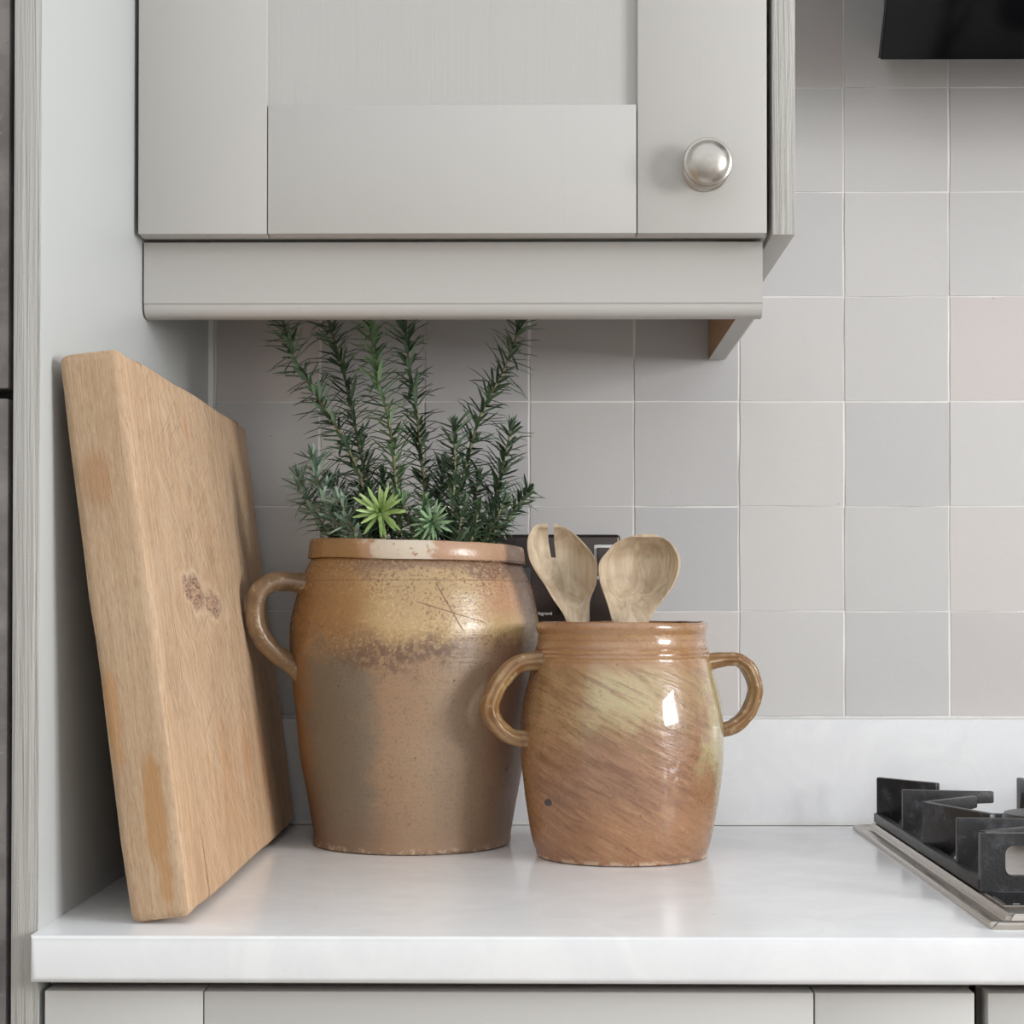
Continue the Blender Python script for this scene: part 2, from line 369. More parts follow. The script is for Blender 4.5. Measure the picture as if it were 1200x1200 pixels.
# small crock
g = G('stoneware_small'); X, Y, Z = g.xyz()
n1 = g.noise(None, 24, 5, .65, .6); n2 = g.noise(None, 120, 4, .7); n3 = g.noise(None, 380, 3, .7)
dg = g.noise(g.rco((0, R(-24), 0), (16, 16, 110)), 1, 5, .65, .8)
dg2 = g.noise(g.rco((0, R(-30), 0), (30, 30, 320)), 1, 4, .65, .6)
wob = g.ma('MULTIPLY', g.ma('SUBTRACT', n1, .5), .07); U = g.ma('ADD', X, wob); W = g.ma('ADD', g.ma('ADD', Z, wob), g.ma('MULTIPLY', g.ma('SUBTRACT', dg, .5), .05))
c = g.mix(g.sm(W, .07, .02), (150, 102, 75), (156, 100, 64))
c = g.mix(g.mul(g.band(W, .045, .085, .02), g.sm(dg, .4, .6), .7), c, (134, 86, 68))
c = g.mix(g.sm(W, .095, .125), c, (156, 116, 76))
c = g.mix(g.mul(g.band(U, -.032, .022, .014), g.band(W, .106, .155, .014), .85), c, (176, 156, 112))
c = g.mix(g.mul(g.sm(dg, .50, .60), g.sm(Z, .04, .09), .6), c, (124, 80, 46))
c = g.mix(g.mul(g.sm(dg2, .54, .62), .5), c, (112, 70, 46))
c = g.mix(g.mul(g.sm(dg2, .46, .38), .35), c, (184, 136, 98))
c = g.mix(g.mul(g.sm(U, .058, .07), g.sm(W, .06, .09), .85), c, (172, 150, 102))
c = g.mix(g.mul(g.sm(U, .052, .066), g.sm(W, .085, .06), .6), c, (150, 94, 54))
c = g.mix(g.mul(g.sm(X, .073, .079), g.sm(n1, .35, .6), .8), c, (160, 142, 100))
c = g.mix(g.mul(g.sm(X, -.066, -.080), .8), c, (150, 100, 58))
nk = g.sm(Z, .150, .168)
c = g.mix(g.mul(nk, .8), c, g.mix(n1, (150, 92, 52), (176, 124, 76)))
lines = g.mul(g.sm(g.ma('SINE', g.ma('MULTIPLY', Z, 1050)), .3, .9), g.band(Z, .162, .186, .002))
c = g.mix(g.mul(lines, .45), c, (140, 78, 50))
c = g.mix(g.mul(g.sm(Z, .187, .191), .7), c, g.mix(n2, (128, 74, 40), (172, 116, 76)))
c = g.mix(g.mul(g.sm(n3, .55, .65), g.sm(n1, .40, .6), .6), c, (104, 68, 44))
spk = g.mul(g.sm(g.vor(None, 55), .12, .07), g.sm(g.noise(g.co(loc=(2, 5, 1)), 24, 1), .56, .61))
c = g.mix(g.mul(spk, .7), c, (92, 56, 36))
dsp = g.ma('ADD', g.ma('POWER', g.ma('SUBTRACT', X, -.0620), 2.0), g.ma('POWER', g.ma('SUBTRACT', Z, .0495), 2.0))
c = g.mix(g.mul(g.sm(dsp, .0000125, .000007), g.sm(Y, 0, -.01)), c, (62, 58, 60))
chip = g.mul(g.sm(Z, .005, .0015), g.sm(n2, .45, .55)); c = g.mix(g.mul(chip, .8), c, (206, 176, 150))
h = g.ma('ADD', g.ma('MULTIPLY', n2, .5), g.ma('MULTIPLY', dg, 1.1)); h = g.ma('ADD', h, g.ma('MULTIPLY', n3, .12)); h = g.ma('ADD', h, g.ma('MULTIPLY', g.noise(None, 45, 2), 1.2))
hs = g.n('HueSaturation'); hs.inputs['Hue'].default_value = .511; hs.inputs['Saturation'].default_value = .90; g.put(hs.inputs['Color'], c); c = hs.outputs[0]
M_crockS = g.out(c, g.ma('MULTIPLY_ADD', n2, .25, .16), bump=g.bump(h, .42, .0014), coat=g.sm(Z, .05, .11, .25, .9), coat_rough=.06, spec=.55)
def handle_mat(name, a_, b_, c_):
    g = G(name); n1 = g.noise(None, 40, 4, .65, .6); n2 = g.noise(None, 150, 3, .7)
    c = g.mix(g.sm(n1, .3, .7), a_, b_); c = g.mix(g.sm(n2, .56, .68, 0, .7), c, c_)
    return g.out(c, .3, bump=g.bump(n2, .4, .001), coat=.35, coat_rough=.12)
M_hndL = handle_mat('stoneware_large_handle', (116, 92, 70), (142, 116, 86), (178, 164, 142))
M_hndS = handle_mat('stoneware_small_handle', (124, 86, 50), (152, 120, 80), (180, 160, 126))

def leaf_mat(name, dark, light):
    g = G(name); at = g.n('Attribute'); at.attribute_name = 'tint'
    c = g.mix(at.outputs['Fac'], dark, light); c = g.mix(g.sm(g.noise(None, 120, 2), .4, .7, 0, .3), c, light)
    g.b.inputs['Subsurface Weight'].default_value = 0
    return g.out(c, .48)
M_leaf = leaf_mat('rosemary_leaf', (48, 70, 50), (118, 142, 112))
M_leafp = leaf_mat('rosemary_leaf_pale', (78, 104, 86), (164, 186, 166))
M_leafg = leaf_mat('rosemary_leaf_fresh', (110, 142, 74), (164, 188, 118))
M_leafm = leaf_mat('rosemary_leaf_mid', (70, 102, 68), (142, 170, 128))
g = G('rosemary_stem'); M_stem = g.out(g.mix(g.noise(g.co((80, 80, 20)), 1, 3), (104, 104, 70), (158, 148, 112)), .7)

# ------------------------------------------------------------------ setting
def struct(name, bm, mat, smooth=None): return tag(obj(name, bm, mat, smooth=smooth), kind='structure')
ZC = 1.50                                     # ceiling height above worktop
struct('floor', box(-2.32, 2.12, -3.72, 0.12, FLOOR-.05, FLOOR), M_floor)
struct('front_sky_baffle', box(-2.2, 2.0, -3.72, -3.6, FLOOR, 1.10), M_wall)  # unseen wall added behind the camera, cut low to shape the sky light
struct('ceiling_sky_baffle', box(-2.32, 2.12, -.50, .12, ZC, ZC+.05), M_wall)  # unseen partial ceiling, its depth chosen to limit sky light from overhead
struct('wall_left', box(-2.32, -2.2, -3.72, .12, FLOOR, ZC), M_wall)
wall = struct('wall_back', box(-2.2, 2.0, .0011, .12, FLOOR, ZC), M_grout)
bm = bmesh.new()
box(WALL_X, WALL_X+.12, -3.72, WIN_Y0, FLOOR, ZC, bm=bm); box(WALL_X, WALL_X+.12, WIN_Y1, .0, FLOOR, ZC, bm=bm)
box(WALL_X, WALL_X+.12, WIN_Y0, WIN_Y1, FLOOR, WIN_Z0, bm=bm); box(WALL_X, WALL_X+.12, WIN_Y0, WIN_Y1, WIN_Z1, ZC, bm=bm)
struct('wall_right', bm, M_wall)
bm = bmesh.new(); t = .05
for a, b in ((WIN_Y0, WIN_Y0+t), (WIN_Y1-t, WIN_Y1), ((WIN_Y0+WIN_Y1)/2-.03, (WIN_Y0+WIN_Y1)/2+.03)): box(WALL_X+.02, WALL_X+.06, a, b, WIN_Z0, WIN_Z1, bm=bm)
for a, b in ((WIN_Z0, WIN_Z0+t), (WIN_Z1-t, WIN_Z1), (.74, .77)): box(WALL_X+.021, WALL_X+.059, WIN_Y0, WIN_Y1, a, b, bm=bm)
struct('window_1', bm, M_white)

# zellige tiles, each one a child of the wall
P = 0.1015; ZT = 0.1026; XP = -0.6155; J = 0.0011
def tile_mesh(seed, w_, h_):
    rnd = random.Random(seed); bm = bmesh.new(); n = 4; vs = []
    for j in range(n):
        row = []
        for i in range(n):
            u, v_ = i/(n-1), j/(n-1)
            x = u*w_; z = v_*h_
            edge = i in (0, n-1) or j in (0, n-1)
            if 0 < i < n-1 or 0 < j < n-1: x += rnd.uniform(-.0005, .0005); z += rnd.uniform(-.0005, .0005)
            y = rnd.uniform(-.0004, .0003) + (.0003 if edge else 0)
            row.append(bm.verts.new((x, y, z)))
        vs.append(row)
    for j in range(n-1):
        for i in range(n-1):
            f = bm.faces.new((vs[j][i], vs[j][i+1], vs[j+1][i+1], vs[j+1][i])); f.smooth = True
    loop = vs[0][:]+[r[-1] for r in vs[1:]]+vs[-1][-2::-1]+[r[0] for r in vs[-2:0:-1]]
    back = [bm.verts.new((v_.co.x, .0016, v_.co.z)) for v_ in loop]
    for k in range(len(loop)):
        f = bm.faces.new((loop[k], back[k], back[(k+1) % len(loop)], loop[(k+1) % len(loop)]))
        f.smooth = True
        e = bm.edges.get((loop[k], loop[(k+1) % len(loop)])); e.smooth = False
    bmesh.ops.recalc_face_normals(bm, faces=bm.faces[:])
    me = bpy.data.meshes.new('tile'); bm.to_mesh(me); bm.free(); me.materials.append(M_tile)
    return me
variants = [tile_mesh(k, P-2*J, P-.0014) for k in range(10)]
cutm = tile_mesh(99, -6*P-J-XP-.001, P-.0014)
rt_ = random.Random(3)
for j in range(0, 9):
    for i in range(-7, 9):
        x0, z0 = i*P, ZT+j*P
        if i < -2 and z0 > .52: continue
        if i == -7: me = cutm; x0 = XP+.001
        else: me = variants[rt_.randrange(10)]; x0 += J
        o = bpy.data.objects.new('tile', me); COL.objects.link(o); o.parent = wall
        o.location = (x0+rt_.uniform(-.0003, .0003), rt_.uniform(-.0002, .0002), z0+.0007+rt_.uniform(-.0003, .0003))
        o.rotation_euler = (rt_.uniform(-.002, .002), rt_.uniform(-.002, .002), rt_.uniform(-.002, .002) if i > -7 else 0)
bm = bmesh.new()
prism([(XP, -.004), (XP+.004, .0), (XP, .0)], 'z', .104, .50, bm=bm)
struct('trim_1', bm, M_seal)
bm = bmesh.new(); prism([(-.020, .0005), (-.0235, .0005), (-.020, .003)], 'x', XP+.001, 1.9, bm=bm)
struct('trim_2', bm, M_seal)

# ------------------------------------------------------------------ worktop, upstand
bm = box(XP-.0005, 1.98, -.62, -.0005, -.030, 0)
es = [e for e in bm.edges if all(abs(v.co.y+.62) < 1e-5 for v in e.verts)]
bmesh.ops.bevel(bm, geom=es, offset=.0045, segments=5, profile=.5, affect='EDGES')
# the part of the slab that stands proud of the tall panel reaches its face, the rest butts against it
o = obj('worktop', bm, M_quartz, smooth=40)
tag(o, 'white quartz worktop slab with eased front edge under the two crocks', 'worktop')
o = obj('upstand', box(XP+.0008, 1.98, -.020, -.0008, .0003, ZT-.0015, .0012, 2), M_quartz, smooth=40)
tag(o, 'low white quartz upstand strip below the tiles', 'upstand')

# ------------------------------------------------------------------ tall end panel and grey tall unit at the left
t = thing('tall_end_panel', 'tall pale painted end panel that the chopping board leans on', 'panel', (XP-.009, -.30, FLOOR))
bm = box(-.009, .009, -.30, .299, .0, ZC-FLOOR-.002, .0008, 2)
me_o = obj('board', bm, M_paint_tall, t, smooth=40)
me_o.data.materials.append(M_paint_edge)
for f in me_o.data.polygons:
    if f.normal.y < -.9: f.material_index = 1
t = thing('tall_cabinet', 'dark grey stone-effect tall cabinet beside the pale end panel', 'cabinet', (-.94, -.30, FLOOR))
obj('carcass', box(-.295, .304, -.275, .298, .0, 2.36), M_carc, t)
for z0, z1 in ((.10, .91+.3440), (.91+.3505, 2.36)):
    obj('door', box(-.297, .3030, -.298, -.276, z0, z1, .0012, 2), M_dark, t, smooth=40)

# ------------------------------------------------------------------ shaker doors
def shaker(parent, x0, x1, z0, z1, yf, st, mat, matp, rails=('b', 't'), rec=.007, th=.020):
    """door made of two stiles, rails and a recessed panel; parent is the door part"""
    bv = .0009
    obj('stile', box(x0, x0+st-.0003, yf, yf+th, z0, z1, bv, 2), mat, parent, smooth=40)
    obj('stile', box(x1-st+.0003, x1, yf, yf+th, z0, z1, bv, 2), mat, parent, smooth=40)
    obj('rail', box(x0+st+.0004, x1-st-.0004, yf+.0005, yf+th, z0+.0002, z0+st, bv, 2), mat, parent, smooth=40)
    obj('rail', box(x0+st+.0004, x1-st-.0004, yf+.0005, yf+th, z1-st, z1-.0002, bv, 2), mat, parent, smooth=40)
    obj('panel', box(x0+st-.004, x1-st+.004, yf+rec, yf+th-.004, z0+st-.004, z1-st+.004), matp, parent)

t = thing('wall_cabinet', 'pale grey shaker wall cabinet with a round nickel knob above the crocks', 'cabinet', (0, 0, 0))
YD = -.332; XD0, XD1 = -.6120, -.1140; ZD = .5040; ZD2 = 1.222
obj('carcass', box(-.6148, -.1112, -.3105, -.0025, .5062, ZD2+.003), M_paint, t)
door = obj('door', box(XD0+.104, XD1-.104, YD+.0165, YD+.0195, ZD+.05, ZD2-.05), M_paint, t)     # backing sheet; frame pieces are its children
shaker(door, XD0, XD1, ZD, ZD2, YD, .1025, M_paint, M_paint_panel)
kn = [(0, 0), (.0190, 0), (.0190, .0016), (.0176, .0034), (.0130, .0052), (.0085, .0075), (.0078, .0105), (.0095, .0140), (.0150, .0166), (.0186, .0180), (.0194, .0196), (.0186, .0212), (.0172, .0217), (.0166, .0221), (.0150, .0243), (.0115, .0266), (.0060, .0280), (0, .0284)]
ko = obj('knob', lathe(kn, 56), M_nickel, door, loc=(-.1622, YD, .5556), rot=(R(90), 0, 0), smooth=28)
tag(ko, 'brushed nickel round knob')
pan = obj('end_panel', box(-.1096, -.0916, YD-.0005, -.0025, .5025, ZD2+.006, .0008, 2), M_paint, t, smooth=40)
pan.data.materials.append(M_paint_edge)
for f in pan.data.polygons:
    if f.normal.y < -.9: f.material_index = 1
# light pelmet: moulded front board with a bead, and a return board to the wall with raw inner face
def arc(cx, cz, r, a0, a1, n=6): return [(cx+r*math.cos(R(a0+(a1-a0)*k/n)), cz+r*math.sin(R(a0+(a1-a0)*k/n))) for k in range(n+1)]
YPF = -.300; ZPB = .4435
prof = [(YPF+.018, .5034), (YPF, .5034), (YPF, .4545), (YPF+.0012, .4532)]+arc(YPF+.0095, .4522, .0088, 175, 270, 7)+[(YPF+.018, ZPB)]
p_ = obj('pelmet', prism(prof, 'x', XP+.0014, -.1136), M_paint, t, smooth=28)
bm = bmesh.new(); prism([(-.1313, .5034), (-.1141, .5034), (-.1141, .4495), (-.1146, .4480), (-.1165, .4472), (-.1313, .4472)], 'y', -.2822, -.0030, bm=bm)
pr = obj('pelmet_return', bm, [M_paint, M_raw], t)
for f in pr.data.polygons:
    if f.normal.x < -.9: f.material_index = 1
bm = bmesh.new(); prism([(-.1131, .4475), (-.1112, .4475), (-.1131, .4600)], 'y', -.0028, -.0012, bm=bm)

# ------------------------------------------------------------------ base cabinets
def base_unit(x0, x1, label):
    t = thing('base_cabinet', label, 'cabinet', ((x0+x1)/2, -.30, FLOOR)); hx = (x1-x0)/2-.0015
    obj('carcass', box(-hx, hx, -.276, .298, .10, .91-.0305), M_gap, t)
    obj('plinth', box(-hx, hx, -.235, -.218, 0, .10), M_paint_base, t)
    d = obj('door', box(-hx+.11, hx-.11, -.2835, -.2805, .20, .80), M_paint_base, t)
    shaker(d, -hx+.002, hx-.002, .115, .91-.0385, -.300, .1025, M_paint_base, M_paint_base)
base_unit(-.6150, -.0100, 'pale grey shaker base cabinet under the crocks')
base_unit(-.0085, .5915, 'pale grey shaker base cabinet under the gas hob')
base_unit(.5930, 1.1930, 'pale grey shaker base cabinet beyond the gas hob')

# ------------------------------------------------------------------ cooker hood
t = thing('cooker_hood', 'black slanted glass cooker hood on the tiles above the hob', 'hood', (.30, 0, .684))
dy, dz = -.640, .768       # direction up the slanted glass (towards the room)
nY, nZ = -.768, -.640      # outward normal of the glass
def slab(off0, off1, s0, s1, x0, x1, bev):
    pts = [(-.185+dy*s+nY*o_, dz*s+nZ*o_) for s, o_ in ((s0, off0), (s1, off0), (s1, off1), (s0, off1))]
    return prism(pts, 'x', x0, x1, bev, 2)
obj('glass_panel', slab(-.007, 0, 0, .47, -.298, .298, .0015), [M_glass], t, smooth=40)
obj('glass_edge', slab(-.0085, -.0071, -.0015, .468, -.2985, .2985, .0004), M_gedge, t)
obj('body', prism([(-.178, .006), (-.172+dy*.40, .012+dz*.40), (-.003, .34), (-.003, .060)], 'x', -.262, .262, .003), M_bplast, t, smooth=40)
obj('chimney', box(-.13, .13, -.24, -.003, .24, .81), M_bplast, t)

# ------------------------------------------------------------------ gas hob
HX, HY = .0, -.0470; HW, HD = .600, .541
t = thing('gas_hob', 'stainless steel gas hob with black cast iron pan supports set on the worktop', 'hob', (HX, HY, 0))
# tray: stepped flange, local x to the right, y negative towards the room
bm = bmesh.new()
def rect_ring(ins, z): return [bm.verts.new(p) for p in ((ins, -ins, z), (HW-ins, -ins, z), (HW-ins, -HD+ins, z), (ins, -HD+ins, z))]
rings = [rect_ring(a, z) for a, z in ((0, .0002), (0, .0030), (.0014, .0044), (.0056, .0048), (.0070, .0036), (.0122, .0030), (.0136, .0040), (.0144, .0066), (.0158, .0078), (.0180, .0078))]
for a, b in zip(rings[:-1], rings[1:]):
    for k in range(4): bm.faces.new((a[k], a[(k+1) % 4], b[(k+1) % 4], b[k]))
bm.faces.new(rings[-1]); bm.faces.new(rings[0][::-1])
bmesh.ops.bevel(bm, geom=[e for e in bm.edges if (e.verts[0].co-e.verts[1].co).length < .012 and abs(e.verts[0].co.x-e.verts[1].co.x) > 1e-6 and abs(e.verts[0].co.y-e.verts[1].co.y) > 1e-6], offset=.003, segments=2, affect='EDGES')
obj('tray', bm, M_steel, t, smooth=35)
cs = obj('control_strip', box(.0205, HW-.0205, -.496, -.4415, .0079, .0092, .0006, 1), M_glass, t)
obj('strip_edge', box(.0190, HW-.0190, -.4978, -.4398, .0078, .0086, .0003, 1), M_steel, cs)
bm = bmesh.new()
xx = .026
rk = random.Random(5)
while xx < .56:
    wd = rk.uniform(.002, .006)
    box(xx, xx+wd, -.4945, -.4930, .0092, .00925, bm=bm); xx += wd+rk.uniform(.002, .012)
obj('control_marks', bm, M_print, cs)
ZG0, ZG1, FT = .0086, .0505, .0065
def finger(bm, p, q, drop=.011, foot=.5):
    """pan support finger: upright plate at p, thinning to a bar that ends at q"""
    P0, P1 = Vector((p[0], p[1], 0)), Vector((q[0], q[1], 0)); d = (P1-P0); L = d.length; d.normalize(); n = Vector((-d.y, d.x, 0))*FT/2
    pr_ = [(0, ZG0), (0, ZG1), (L, ZG1-.001), (L, ZG1-drop), (L*foot, ZG1-drop-.002), (L*foot*.55, ZG0+.004), (L*foot*.5, ZG0)]
    a = [bm.verts.new(P0+d*s+n+Vector((0, 0, z))) for s, z in pr_]; b = [bm.verts.new(P0+d*s-n+Vector((0, 0, z))) for s, z in pr_]
    k = len(pr_); fs = [bm.faces.new(a), bm.faces.new(b[::-1])]
    for i in range(k): fs.append(bm.faces.new((a[i], b[i], b[(i+1) % k], a[(i+1) % k])))
    bmesh.ops.recalc_face_normals(bm, faces=fs)
    bmesh.ops.bevel(bm, geom=list({e for f in fs for e in f.edges}), offset=.0012, segments=2, profile=.5, affect='EDGES')
def pan_support(x_off, mirror, nm):
    bm = bmesh.new()
    X0, X1, Y0, Y1 = .0165, .285, -.018, -.4340
    box(X0, X0+.0075, Y1, Y0, ZG0, ZG0+.0085, .0012, 2, bm); box(X1-.0075, X1, Y1, Y0, ZG0, ZG0+.0085, .0012, 2, bm)
    box(X0, X1, Y0-.0075, Y0, ZG0, ZG0+.0085, .0012, 2, bm)
    for s in (0, 1):
        def mx(x): return x if s == 0 else X0+X1-x
        xa = X0+.0035
        for p, q, ft in (((xa, Y0-.003), (.066, -.066), .75), ((xa, -.137), (.098, -.140), .42), ((xa, -.234), (.073, -.178), .6), ((xa, -.234), (.056, -.3135), .8), ((xa, -.349), (.112, -.349), .45), ((xa, -.4305), (.072, -.388), .22)):
            finger(bm, (mx(p[0]), p[1]), (mx(q[0]), q[1]), foot=ft)
    finger(bm, ((X0+X1)/2, Y0-.004), ((X0+X1)/2+.004, -.085), foot=.25)
    # front wall of the frame with a rounded window
    W0, W1 = X0+.001, X1-.001
    hx0, hx1, hz0, hz1, rr = X0+.0185, X1-.0185, ZG0+.011, ZG1-.0095, .006
    outer = [(W0, ZG0), (W1, ZG0), (W1, ZG1-.001), (W0, ZG1-.001)]
    hole = []
    for cx, cz, a0 in ((hx0+rr, hz0+rr, 180), (hx1-rr, hz0+rr, 270), (hx1-rr, hz1-rr, 0), (hx0+rr, hz1-rr, 90)):
        hole += [(cx+rr*math.cos(R(a0+22.5*k)), cz+rr*math.sin(R(a0+22.5*k))) for k in range(5)]
    yf, yb = Y1-.0035, Y1+.0035
    vo = [[bm.verts.new((x, y, z)) for x, z in outer] for y in (yf, yb)]; vh = [[bm.verts.new((x, y, z)) for x, z in hole] for y in (yf, yb)]
    for s in (0, 1):
        o_, h_ = vo[s], vh[s]
        for c in range(4):
            for k in range(4): bm.faces.new((o_[c], h_[c*5+k], h_[c*5+k+1]))
            bm.faces.new((o_[c], h_[c*5+4], h_[(c*5+5) % 20], o_[(c+1) % 4]))
    for c in range(4): bm.faces.new((vo[0][c], vo[0][(c+1) % 4], vo[1][(c+1) % 4], vo[1][c]))
    for k in range(20): bm.faces.new((vh[0][k], vh[0][(k+1) % 20], vh[1][(k+1) % 20], vh[1][k]))
    bmesh.ops.translate(bm, vec=(x_off, 0, 0), verts=bm.verts)
    return obj(nm, bm, M_iron, t, smooth=40)
pan_support(0, False, 'pan_support'); pan_support(.296, False, 'pan_support')
for bx, by, br in ((.152, -.125, .040), (.152, -.330, .046), (.448, -.125, .046), (.448, -.330, .036)):
    bo = obj('burner', lathe([(0, .0080), (br+.012, .0080), (br+.011, .0100), (br, .0125), (br-.001, .0205), (br-.004, .0220), (0, .0220)], 48), M_steel, t, loc=(bx, by, 0), smooth=30)
    obj('burner_cap', lathe([(0, .0221), (br+.001, .0221), (br+.002, .0250), (br, .0290), (br-.006, .0302), (0, .0300)], 48), M_cap, bo, smooth=30)

# ------------------------------------------------------------------ double wall socket
t = thing('double_socket', 'dark metal double wall socket on the tiles behind the wooden spoons', 'socket', (-.2897, 0, .2351))
pl = obj('face_plate', box(-.0730, .0730, -.0105, -.0006, -.0430, .0430, .0036, 3), M_bnick, t, smooth=40)
for sx in (-1, 1):
    rk_ = obj('switch_frame', box(sx*.048+.0-.0105+(.010 if sx > 0 else -.010), sx*.048+.0105+(.010 if sx > 0 else -.010), -.0122, -.0104, .000, .0330, .0016, 2), M_print, t, smooth=40)
    obj('rocker', box(sx*.058-.0078, sx*.058+.0078, -.0146, -.0121, .0030, .0300, .0012, 2), M_bnick, rk_, smooth=40)
    ins = obj('socket_insert', box(sx*.030-.0165-.0, sx*.030+.0165, -.0120, -.0104, -.0330, .0120, .0012, 2), M_bplast, t, smooth=40)
    for hx, hz, w_, h_ in ((0, -.002, .004, .008), (-.011, -.022, .0065, .004), (.011, -.022, .0065, .004)):
        obj('pin_hole', box(sx*.030+hx-w_/2, sx*.030+hx+w_/2, -.0123, -.0119, hz-h_/2, hz+h_/2), M_carc, ins)
    obj('screw', lathe([(0, 0), (.0030, 0), (.0030, .0006), (.0022, .0011), (0, .0012)], 20), M_steel, t, loc=(sx*.0303, -.0104, .026), rot=(R(90), 0, 0), smooth=35)
fc = bpy.data.curves.new('lettering', 'FONT'); fc.body = 'legrand'; fc.size = .0046; fc.align_x = 'CENTER'; fc.extrude = .00005
fo = bpy.data.objects.new('lettering', fc); COL.objects.link(fo)
dg_ = bpy.context.evaluated_depsgraph_get(); me = bpy.data.meshes.new_from_object(fo.evaluated_get(dg_))
COL.objects.unlink(fo); bpy.data.objects.remove(fo)
me.name = 'lettering'; obj('lettering', me, M_print, t, loc=(0.0005, -.01056, -.0345), rot=(R(90), 0, 0))

# ------------------------------------------------------------------ chopping board
t = thing('chopping_board', 'thick worn beech chopping board leaning against the pale end panel', 'chopping board', (-.5435, -.304, .0029), (0, R(-7.4), R(.45)))
def plank(x0, x1, y0, y1, z0, z1, edges, rad, seed):
    bm = box(x0, x1, y0, y1, z0, z1)
    sel = [e for e in bm.edges if edges(*[v.co for v in e.verts])]
    bmesh.ops.bevel(bm, geom=sel, offset=rad, segments=4, profile=.55, affect='EDGES')
    for ax, n_ in (('z', 14), ('y', max(2, int((y1-y0)/.04)))):
        for k in range(1, n_):
            a, b = (z0, z1) if ax == 'z' else (y0, y1); c_ = a+(b-a)*k/n_
            bmesh.ops.bisect_plane(bm, geom=bm.verts[:]+bm.edges[:]+bm.faces[:], plane_co=(0, c_, 0) if ax == 'y' else (0, 0, c_), plane_no=(0, 1, 0) if ax == 'y' else (0, 0, 1))
    jitter(bm, .0011, 22, seed)
    return bm
bx_, bz_ = .0205, .378
obj('slab', plank(-bx_, bx_, -.2040, .2205, 0, bz_, lambda a, b: abs(a.y-b.y) > .1, .005, 1), M_board, t, smooth=50)
obj('end_strip', plank(-bx_, bx_, -.274, -.2055, 0, bz_, lambda a, b: abs(a.y-b.y) > .03 or (a.y < -.27 and b.y < -.27),   .0068, 2), M_board, t, smooth=50)
obj('end_strip', plank(-bx_, bx_-.0012, .2232, .272, .001, bz_, lambda a, b: abs(a.y-b.y) > .03 or (a.y > .27 and b.y > .27), .006, 3), M_board, t, smooth=50)

# ------------------------------------------------------------------ large crock
t = thing('stoneware_crock', 'large brown stoneware crock with one looped handle holding rosemary', 'crock', (-.4070, -.155, .0004))
def warpL(c):
    c = c.copy(); n_ = mnoise.noise_vector(c*14)*.0013+mnoise.noise_vector(c*45)*.00045
    k = c.z/.264
    c.x += .0167*c.z; c.z -= .034*c.x*max(0, (k-.55)/.45)**1.5
    if c.z > .002: c += n_
    return c
outer = [(.0850, .0), (.0868, .0012), (.0872, .006), (.0875, .013), (.0912, .036), (.0958, .060), (.0987, .076), (.1026, .105), (.1062, .133), (.1082, .1565), (.1097, .180), (.1096, .192), (.1070, .207), (.1030, .2244), (.0972, .2400), (.0938, .2466), (.0928, .2480)]
rimp = [(.0958, .2480), (.0963, .2490), (.0955, .2560), (.0946, .2622), (.0935, .2640), (.0900, .2646), (.0865, .2636), (.0850, .2600)]
inner = [(.0845, .245), (.0900, .232), (.0960, .210), (.0990, .180), (.0970, .140), (.0900, .070), (.0800, .016), (.0700, .012), (0, .012)]
def smoothprof(pr):
    return [(v.x, v.y) for v in catmull([(a, b, 0) for a, b in pr], 3)]
bm = lathe([(0, 0)]+smoothprof(outer)+rimp+inner, 112, warp=warpL)
obj('body', bm, M_crockL, t, smooth=42)
def handle(pts, th, rad, mat, parent, shape=None):
    """pts: (radial, z) in the vertical plane at angle th"""
    dx, dy_ = math.cos(th), math.sin(th)
    P3 = catmull([(r_*dx, r_*dy_, z) for r_, z in pts], 7)
    bm = tube(P3, rad, 36, shape=shape, side=(-dy_, dx, 0))
    jitter(bm, .0009, 60, 4); jitter(bm, .0005, 190, 6)
    return obj('handle', bm, mat, parent, smooth=60)
def flare(base_a, base_b, k0=.75, k1=.35):
    def f(u):
        e = 1+k0*max(0, 1-u/.16)**2+k1*max(0, (u-.84)/.16)**2
        return (base_a*e, base_b*e)
    return f
thL = PI+R(20)
handle([(.085, .2225), (.104, .2292), (.1235, .2296), (.1355, .2221), (.1405, .2073), (.1378, .1887), (.1260, .1718), (.1110, .1600), (.096, .1474)], thL, flare(.0092, .0078, .8, .2), M_hndL, t, shape=lambda a: 1+.07*math.cos(4*a+.6))

# ------------------------------------------------------------------ small crock
t = thing('stoneware_crock', 'small glossy orange stoneware crock with two handles holding wooden spoons', 'crock', (-.2245, -.2364, .0004))
def warpS(c):
    c = c.copy(); n_ = mnoise.noise_vector(c*15+Vector((3, 1, 2)))*.0012+mnoise.noise_vector(c*50)*.0004
    if c.z > .002: c += n_
    return c
outer = [(.0690, .0), (.0712, .0012), (.0720, .005), (.0740, .010), (.0773, .025), (.0808, .0465), (.0836, .0702), (.0848, .0939), (.0842, .1176), (.0812, .1355), (.0762, .155), (.0735, .1640)]
neck = [(.0732, .1660), (.0738, .1672), (.0727, .1690), (.0730, .1706), (.0718, .1724), (.0721, .1742), (.0708, .1762), (.0702, .1800), (.0700, .1848), (.0703, .1870), (.0716, .1886), (.0719, .1915), (.0713, .1945), (.0700, .1957), (.0680, .1955), (.0662, .1935)]
inner = [(.0655, .185), (.0660, .172), (.0740, .140), (.0775, .100), (.0740, .050), (.0650, .014), (.058, .011), (0, .011)]
bm = lathe([(0, 0)]+smoothprof(outer)+neck+inner, 112, warp=warpS)
obj('body', bm, M_crockS, t, smooth=42)
rid = lambda a: 1+.10*math.cos(6*a)
thS = PI+R(18)
